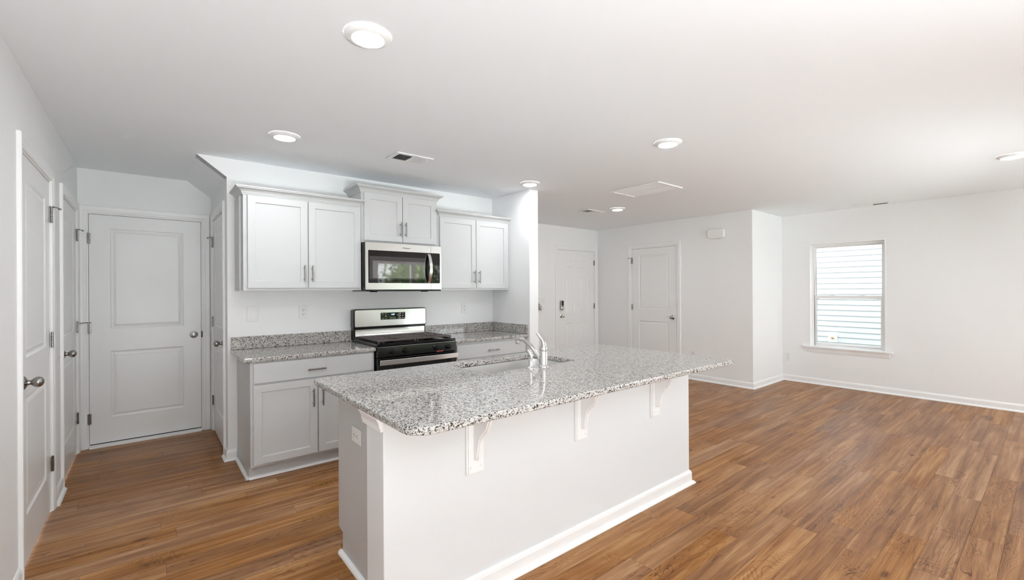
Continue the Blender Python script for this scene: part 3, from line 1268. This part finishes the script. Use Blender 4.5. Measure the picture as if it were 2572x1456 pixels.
b.build('spray_head', M['chrome'], sp)

# ------------------------------------------------------------------ range
RX0, RX1, RYF = 1.4765, 2.2405, 3.600
ra = thing('gas_range', (0, 0, 0), 0, 'black and stainless gas range between the base cabinets', 'range')
b = MB()
b.box(RX0, RX1, RYF + .03, Y0 - .06, .03, .895)
for x in (RX0 + .05, RX1 - .05):
    for y in (RYF + .1, Y0 - .12):
        b.lathe([(.018, 0), (.018, .03)], (x, y, 0), 'z', 10)
b.build('range_body', M['black'], ra, bevel=.002)
b = MB()   # cooktop with raised rim
b.box(RX0 - .001, RX1 + .001, RYF + .006, Y0 - .10, .8955, .907)
b.box(RX0 - .001, RX0 + .015, RYF + .006, Y0 - .10, .907, .915)
b.box(RX1 - .015, RX1 + .001, RYF + .006, Y0 - .10, .907, .915)
b.box(RX0 + .015, RX1 - .015, RYF + .006, RYF + .03, .907, .915)
b.build('cooktop', M['black'], ra, bevel=.003)
burn = None
for x in (RX0 + .19, RX1 - .19):
    for y in (3.77, 4.00):
        if burn is None:
            bb = MB()
            bb.lathe([(.052, .9075), (.052, .911), (.040, .914), (.040, .921), (.036, .925), (.01, .926)], (0, 0, 0), 'z', 24)
            burn = bb.build('burner', M['black'], ra)
            o = burn
        else:
            o = burn.copy()
            COL.objects.link(o)
        o.location = (x, y, 0)


def grate(x0, x1, y0, y1):
    b = MB()
    z0, z1, w = .928, .940, .011
    b.box(x0, x1, y0, y0 + w, z0, z1)
    b.box(x0, x1, y1 - w, y1, z0, z1)
    b.box(x0, x0 + w, y0 + w, y1 - w, z0, z1)
    b.box(x1 - w, x1, y0 + w, y1 - w, z0, z1)
    n = 8
    for k in range(1, n):
        x = x0 + (x1 - x0) * k / n
        b.box(x - w / 2, x + w / 2, y0 + w, y1 - w, z0 + .001, z1 - .001)
    for k in range(1, 12):
        y = y0 + (y1 - y0) * k / 12
        c = .09 if k in (3, 9) else .02
        b.box(x0 + w, (x0 + x1) / 2 - c, y - w / 2, y + w / 2, z0 + .002, z1 - .0005)
        b.box((x0 + x1) / 2 + c, x1 - w, y - w / 2, y + w / 2, z0 + .002, z1 - .0005)
    for x in (x0 + .004, x1 - .016):
        for y in (y0 + .004, y1 - .016):
            b.box(x, x + .012, y, y + .012, .9075, z0 + .001)
    return b.build('grate', M['iron'], ra, bevel=.002)


xm = (RX0 + RX1) / 2
grate(RX0 + .022, xm - .002, RYF + .045, 4.115)
grate(xm + .002, RX1 - .022, RYF + .045, 4.115)
b = MB()   # control panel
b.prism([(RYF - .001, .800), (RYF - .012, .806), (RYF - .004, .892), (RYF + .006, .895), (RYF + .03, .895), (RYF + .03, .800)], 'x', RX0, RX1)
cp = b.build('control_panel', M['black'], ra, bevel=.002)
b = MB()
b.box(RX0 + .002, RX1 - .002, RYF - .0105, RYF - .0045, .888, .8905)
b.build('trim_line', M['steel'], cp)
for x in (1.600, 1.722, 2.022, 2.146):
    b = MB()
    b.lathe([(.024, 0), (.024, -.006), (.019, -.010), (.017, -.028), (.014, -.031), (.003, -.031)], (x, RYF - .007, .848), 'y', 22)
    b.box(x - .004, x + .004, RYF - .044, RYF - .030, .828, .868)
    b.build('knob', M['black'], ra, bevel=.001)
b = MB()
b.box(RX0 + .002, RX1 - .002, RYF - .010, RYF + .029, .20, .795)
od = b.build('oven_door', M['blackglass'], ra, bevel=.004)
b = MB()
n = 16
top, fpts = [], []
for k in range(n + 1):
    t = k / n
    x = RX0 + .004 + (RX1 - RX0 - .008) * t
    fpts.append((x, RYF - .052 - .012 * math.sin(PI * t)))
bk = [(x, y + .012) for x, y in fpts]
b.prism(fpts + bk[::-1], 'z', .742, .786)
for x in (RX0 + .03, RX1 - .05):
    b.box(x, x + .02, RYF - .046, RYF - .009, .752, .776)
tag(b.build('oven_handle', M['steel'], od, bevel=.003), 'wide stainless oven handle')
b = MB()
b.box(2.030, 2.098, RYF - .0118, RYF - .0100, .806, .814)
b.build('red_strip', M['redstrip'], cp)  # small red strip low on the control panel
b = MB()
b.box(RX0 + .002, RX1 - .002, RYF - .006, RYF + .029, .05, .19)
b.build('storage_drawer', M['black'], ra, bevel=.004)
# backguard
g0 = 4.165
b = MB()
poly = rrect(RX0 + .002, RX1 - .006, 1.012, 1.190, (.012, .02, .022, .022), 5)
b.prism(poly, 'y', g0 + .004, Y0 - .012)
b.box(RX0 + .006, RX1 - .010, g0 + .012, Y0 - .012, .90, 1.013)
bg = b.build('backguard', M['black'], ra, bevel=.003)
b = MB()
b.prism(rrect(RX0 + .017, RX1 - .014, 1.022, 1.182, (.012, .014, .014, .014), 5), 'y', g0 - .001, g0 + .006)
stp = tag(b.build('steel_panel', M['steel'], ra, bevel=.002), 'stainless control fascia')
b = MB()
b.prism([(g0 + .009, .997), (g0 + .0105, .960), (g0 + .004, .935), (g0 - .010, .918), (g0 - .020, .912), (g0 - .020, .908), (g0 + .013, .908), (g0 + .013, .997)], 'x', RX0 + .022, RX1 - .024, 0, True)
tag(b.build('steel_riser', M['steel'], ra), 'stainless strip under the fascia')
b = MB()
b.prism(rrect(1.742, 1.998, 1.082, 1.150, (.006,) * 4, 4), 'y', g0 - .0025, g0)
dp = b.build('display_panel', M['blackglass'], ra)
text_mesh('clock_digits', '4:29', .021, M['digits'], dp, (1.868, g0 - .0030, 1.1305))
b = MB()
for x, z, w, h in ((1.757, 1.138, .010, .004), (1.788, 1.139, .012, .004), (1.790, 1.115, .012, .007), (1.760, 1.091, .020, .003), (1.790, 1.093, .012, .003), (1.912, 1.129, .022, .003), (1.912, 1.118, .006, .004),
                   (1.938, 1.139, .014, .005), (1.968, 1.140, .010, .007), (1.938, 1.117, .012, .007), (1.968, 1.118, .012, .007), (1.938, 1.094, .016, .003), (1.966, 1.094, .012, .004), (1.984, 1.094, .008, .005)):
    b = MB()
    b.box(x - w / 2 + .006, x + w / 2 + .006, g0 - .0030, g0 - .0024, z - h / 2, z + h / 2)
    b.build('marking', M['mark'], dp)
for x in (1.850, 1.882):
    b = MB()
    for (a0, a1, c0, c1) in ((-.012, .012, .0065, .0075), (-.012, .012, -.0075, -.0065), (-.012, -.011, -.0065, .0065), (.011, .012, -.0065, .0065), (-.003, .003, -.001, .001)):
        b.box(x + a0, x + a1, g0 - .0030, g0 - .0024, 1.098 + c0, 1.098 + c1)
    b.build('button_outline', M['mark'], dp)

# ------------------------------------------------------------------ microwave
MX0, MX1, MY = 1.4775, 2.2345, 3.850
mw = thing('microwave_oven', (0, 0, 0), 0, 'stainless over-the-range microwave under the raised cabinet', 'microwave')
b = MB()
b.box(MX0, MX1, MY + .022, Y0 - .0015, 1.372, 1.795)
b.build('microwave_body', M['black'], mw, bevel=.002)
b = MB()
b.box(MX0 + .002, MX1 - .004, MY + .002, MY + .34, 1.358, 1.3715)
for x in (MX0 + .09, MX1 - .16):
    b.lathe([(.035, 1.352), (.035, 1.358)], (x, MY + .05, 0), 'z', 18)
b.build('underside_vent', M['black'], mw, bevel=.003)
SEAM = 2.118
b = MB()
b.board(MX0 + .001, SEAM, 1.374, 1.793, MY, .022, [(1.500, SEAM - .0005, 1.433, 1.724)], [(0, 0), (.002, .001)])
dr = tag(b.build('microwave_door', M['steel'], mw, bevel=.002), 'stainless door frame')
b = MB()
b.board(SEAM + .0025, MX1, 1.374, 1.793, MY, .022, [(SEAM + .0028, 2.217, 1.433, 1.724)], [(0, 0), (.0005, .001)])
ps = b.build('control_side', M['steel'], mw, bevel=.002)
b = MB()
b.prism(rrect(1.500, SEAM, 1.433, 1.724, (.010, 0, 0, .010), 4), 'y', MY - .0015, MY + .004)
dg_ = tag(b.build('door_glass', M['blackglass'], mw), 'black reflective door glass')
b = MB()
b.box(1.512, 2.062, MY - .0020, MY - .0014, 1.466, 1.672)
tag(b.build('window_border', M['cavity'], dg_), 'dark grey cavity border seen through glass')
b = MB()
b.box(1.540, 2.052, MY - .0024, MY - .0019, 1.478, 1.632)
tag(b.build('window_mesh', M['cavityback'], dg_), 'pale cavity seen through glass')
b = MB()
b.prism(rrect(SEAM + .0025, 2.217, 1.433, 1.724, (0, .010, .010, 0), 4), 'y', MY - .0015, MY + .004)
b.build('keypad_glass', M['blackglass'], ps)
b = MB()
n = 18
front, back = [], []
for k in range(n + 1):
    t = k / n
    z = 1.436 + .276 * t
    yb = MY - .004 - .046 * math.sin(PI * t) ** .8
    front.append((yb - .010, z))
    back.append((yb, z))
b.prism(front + back[::-1], 'x', 2.078, 2.106, 0, True)
tag(b.build('microwave_handle', M['steel'], dr), 'bowed stainless handle')
text_mesh('logo', 'Whirlpool', .0185, M['ink'], dr, (1.863, MY - .0006, 1.757))

# ------------------------------------------------------------------ plates
def duplex(b, x, z, y, vert=True):
    pass


def outlet(loc, rotz, label, vert=True, group='wall outlets', w=.074, h=.118):
    o = thing('wall_outlet', loc, rotz, label, 'outlet', group)
    b = MB()
    W, H = (w, h) if vert else (h, w)
    b.box(-W / 2, W / 2, -.006, 0, -H / 2, H / 2)
    b.build('cover_plate', M['plastic'], o, bevel=.003)
    for s in (-1, 1):
        r = MB()
        dx, dz = (0, s * .0195) if vert else (s * .0195, 0)
        r.prism([(dx + .0165 * math.copysign(abs(math.cos(a)) ** .7, math.cos(a)), dz + .0150 * math.copysign(abs(math.sin(a)) ** .7, math.sin(a))) for a in [2 * PI * k / 20 for k in range(20)]], 'y', -.0075, -.0055)
        rc_ = r.build('receptacle', M['plastic'], o)
        t = MB()
        for (u, v_, hw, hh) in ((-.0063, .004, .0012, .0042), (.0063, .004, .0012, .0035), (0, -.0068, .0026, .0026)):
            if not vert:
                u, v_, hw, hh = v_, u, hh, hw
            t.box(dx + u - hw, dx + u + hw, -.0079, -.0074, dz + v_ - hh, dz + v_ + hh)
        t.build('slots', M['slot'], rc_)
    return o


outlet((1.065, Y0 - .0003, 1.179), 0, 'white outlet on the wall between light switch and range')
outlet((2.757, Y0 - .0003, 1.167), 0, 'white outlet on the wall below the cabinet near the stub wall')
outlet((.7767, 2.145, .6665), R(-90), 'white sideways outlet on the grey island end', vert=False)
outlet((X6 - .0003, 2.583, .358), R(-90), 'low white outlet beside the window near the corner')
outlet((X3 - .0003, 3.524, .370), R(-90), 'low white outlet peeking over the granite below the chime box wall')
sw = thing('light_switch', (.671, Y0 - .0003, 1.175), 0, 'white rocker light switch above the counter beside the hall', 'switch')
b = MB()
b.box(-.042, .042, -.006, 0, -.063, .063)
b.build('cover_plate', M['plastic'], sw, bevel=.003)
b = MB()
b.prism([(-.0045, -.033), (-.0095, -.033), (-.0065, 0), (-.0080, .033), (-.0045, .033)], 'x', -.017, .017)
b.build('rocker', M['plastic'], sw, bevel=.0008)
es = thing('light_switch', (4.985, YB - .0003, 1.185), 0, 'wide white entry switch plate beyond the stub wall', 'switch')
b = MB()
b.box(-.090, .060, -.006, 0, -.040, .040)
b.build('cover_plate', M['plastic'], es, bevel=.003)
for x in (-.055, -.012, .030):
    b = MB()
    b.box(x - .016, x + .016, -.009, -.0055, -.026, .026)
    b.build('rocker', M['plastic'], es, bevel=.001)
hr = thing('stair_handrail', (0, 0, 0), 0, 'white sloping stair handrail end on a grey bracket', 'handrail')
b = MB()
b.tube([(4.30, YB - .06, 1.70), (4.935, YB - .06, 1.085)], .024, 12)
b.build('rail', M['trim'], hr)
b = MB()
b.prism([(4.76, 1.035), (4.945, 1.035), (4.89, 1.085), (4.77, 1.19)], 'y', YB - .045, YB - .0005)
b.build('bracket', M['nickel'], hr)
ch = thing('door_chime', (X3 - .0003, 3.152, 2.160), R(-90), 'rounded white chime box high on the wall past the door', 'chime')
b = MB()
pts = []
for k in range(40):
    a = 2 * PI * k / 40
    ca, sa = math.cos(a), math.sin(a)
    pts.append((.122 * math.copysign(abs(ca) ** .55, ca), .072 * math.copysign(abs(sa) ** .38, sa)))
vs = [(x, 0, z) for x, z in pts] + [(x, -.034, z) for x, z in pts] + [(x * .93, -.044, z * .90) for x, z in pts]
n = len(pts)
b.add(vs, [(i, (i + 1) % n, n + (i + 1) % n, n + i) for i in range(n)] + [(n + i, n + (i + 1) % n, 2 * n + (i + 1) % n, 2 * n + i) for i in range(n)], 0, True)
b.add(vs[2 * n:], [tuple(range(n))])
b.build('chime_cover', M['plastic'], ch)

# ------------------------------------------------------------------ ceiling fittings
LIGHTS = [(.722, 1.842, 'round ceiling light above the island end near the two-door wall'),
          (.735, 3.392, 'round ceiling light above the base cabinet with the switch'),
          (2.990, 3.385, 'round ceiling light just in front of the stub wall'),
          (2.965, 1.825, 'round ceiling light above the far end of the island'),
          (4.850, 3.735, 'round ceiling light between the return grille and the front door'),
          (5.480, .255, 'round ceiling light out over the living area toward the window wall')]
proto = None
for x, y, lab in LIGHTS:
    if proto is None:
        proto = thing('ceiling_light', (x, y, CEIL), 0, lab, 'ceiling light', 'round ceiling lights')
        b = MB()
        b.lathe([(.096, -.0005), (.096, -.004), (.088, -.012), (.068, -.020), (.066, -.020), (.064, -.017)], (0, 0, 0), 'z', 48, caps=False)
        b.build('trim_ring', M['trim'], proto)
        b = MB()
        b.lathe([(.0655, -.0185), (.0655, -.0195), (.055, -.022), (.03, -.0235), (.002, -.0238)], (0, 0, 0), 'z', 48)
        tag(b.build('lens', M['lens'], proto), 'glowing white lens')
    else:
        c = copy_tree(proto)
        c.location = (x, y, CEIL)
        c['label'] = lab


def register(cx, cy, rot, lx, ly, label, lever=True):
    v = thing('ceiling_vent', (cx, cy, CEIL), rot, label, 'vent', 'slatted ceiling vents')
    b = MB()
    w = .032
    zt, zb = -.0005, -.008
    for (x0, x1, y0, y1) in ((-lx, lx, -ly, -ly + w), (-lx, lx, ly - w, ly), (-lx, -lx + w, -ly + w, ly - w), (lx - w, lx, -ly + w, ly - w)):
        b.box(x0, x1, y0, y1, zb, zt)
    b.box(-.006, .006, -ly + w, ly - w, zb, zt)
    b.build('vent_frame', M['trim'], v, bevel=.003)
    b = MB()
    b.box(-lx + w, lx - w, -ly + w, ly - w, -.0018, -.0006)
    b.build('duct_opening', M['rubber'], v)
    b = MB()
    n = int((lx - w - .006) / .0125)
    for s in (-1, 1):
        for k in range(n):
            x = .006 + (k + .5) * (lx - w - .006) / n
            t = .0045
            b.prism([(s * (x - .003), -.002), (s * (x - .002), -.002), (s * (x + t), -.0085), (s * (x + t - .001), -.0085)], 'y', -ly + w, ly - w)
    b.build('louvers', M['trim'], v)
    if lever:
        b = MB()
        b.tube([(lx - w - .01, -ly + w + .012, -.006), (lx - w - .006, -ly + w + .008, -.024)], [.002, .003], 8)
        b.build('damper_lever', M['trim'], v)
    return v


register(1.655, 3.345, 0, .158, .110, 'slatted white ceiling vent in front of the microwave cabinet')
register(4.720, 4.075, 0, .175, .098, 'small slatted ceiling vent nearest the front door')
register(7.215, 1.540, R(90), .190, .080, 'slatted ceiling vent tight against the window wall', lever=False)
rg = thing('return_grille', (4.165, 2.835, CEIL), 0, 'large white filter grille in the ceiling beyond the island', 'grille')
b = MB()
lx, ly, w = .228, .305, .030
for (x0, x1, y0, y1) in ((-lx, lx, -ly, -ly + w), (-lx, lx, ly - w, ly), (-lx, -lx + w, -ly + w, ly - w), (lx - w, lx, -ly + w, ly - w)):
    b.box(x0, x1, y0, y1, -.012, -.0005)
b.box(-.004, .004, -ly + w, ly - w, -.011, -.0005)
b.build('grille_frame', M['trim'], rg, bevel=.003)
b = MB()
b.box(-lx + w, lx - w, -ly + w, ly - w, -.0016, -.0006)
b.build('filter', M['filter'], rg)
b = MB()
for s in (-1, 1):
    n = 15
    for k in range(n):
        x = s * (.006 + (k + .5) * (lx - w - .006) / n)
        b.prism([(x - .002, -.002), (x - .001, -.002), (x + .0022, -.006), (x + .0012, -.006)], 'y', -ly + w, ly - w)
b.build('louvers', M['filter'], rg)

# ------------------------------------------------------------------ outside
HX = 10.0
hs = thing('neighbour_house', (0, 0, 0), 0, 'white lap-sided house wall seen through the window', 'house')
b = MB()
lap = .1003
z = .357 - lap * 9
pr = []
while z < 5.6:
    pr += [(HX - .020, z), (HX - .004, z + lap - .014), (HX + .004, z + lap - .002), (HX + .004, z + lap)]
    z += lap
pr += [(HX + .2, z), (HX + .2, .357 - lap * 9)]
n = len(pr)
vs = [(x, -4, zz) for x, zz in pr] + [(x, 7, zz) for x, zz in pr]
b.add(vs, [(i, (i + 1) % n, n + (i + 1) % n, n + i) for i in range(n)])
b.build('lap_siding', M['siding'], hs, merge=False)
b = MB()
b.box(HX - .045, HX - .004, 2.655, 2.800, .350, .520)
o = b.build('spigot_block', M['trim'], hs, bevel=.008)
b = MB()
b.lathe([(.020, -.046), (.020, -.06), (.012, -.07), (.012, -.10)], (HX, 2.727, .435), 'x', 14)
b.build('spigot', M['brass'], o)
b = MB()
b.box(-20, 30, -30, YR - .13, -.40, -.25)
b.box(X6 + .15, HX - .02, YR - .13, 8, -.40, -.25)
tag(b.build('lawn', M['lawn']), 'green lawn outside the garden door', 'lawn', None, 'structure')


def tree(loc, h, r, label, seed):
    rnd = random.Random(seed)
    t = thing('tree', loc, 0, label, 'tree', 'garden trees outside')
    b = MB()
    b.tube([(0, 0, -.1), (.03, 0, h * .3), (0, .04, h * .7)], [.14, .10, .05], 8)
    b.build('tree_trunk', M['bark'], t)
    bm = bmesh.new()
    for k in range(1800):
        a = rnd.random() * 2 * PI
        u = rnd.random() ** .4
        zz = rnd.uniform(-1, 1)
        rad = r * u * math.sqrt(max(0, 1 - zz * zz * .9))
        p = Vector((rad * math.cos(a), rad * math.sin(a), h * .62 + zz * h * .42))
        s = rnd.uniform(.06, .14)
        e = Euler((rnd.uniform(0, 3), rnd.uniform(0, 3), rnd.uniform(0, 6))).to_matrix()
        vs = [bm.verts.new(p + e @ Vector(q_)) for q_ in ((-s, 0, 0), (0, -s * .5, s * .1), (s, 0, 0), (0, s * .5, s * .1))]
        bm.faces.new(vs)
    me = bpy.data.meshes.new('foliage')
    bm.to_mesh(me)
    bm.free()
    me.materials.append(M['leaf'])
    o = bpy.data.objects.new('foliage', me)
    COL.objects.link(o)
    o.parent = t


for i, (x, y, h, r) in enumerate(((1.5, -13, 6.0, 2.0), (5.8, -14, 5.0, 1.8), (10.0, -13, 7.0, 2.0), (14.6, -15, 6.5, 2.2), (8.2, -8.5, 2.6, 1.2), (4.2, -19, 7.5, 2.4))):
    tree((x, y, -.25), h, r, 'leafy green garden tree behind the sliding door', 20 + i)
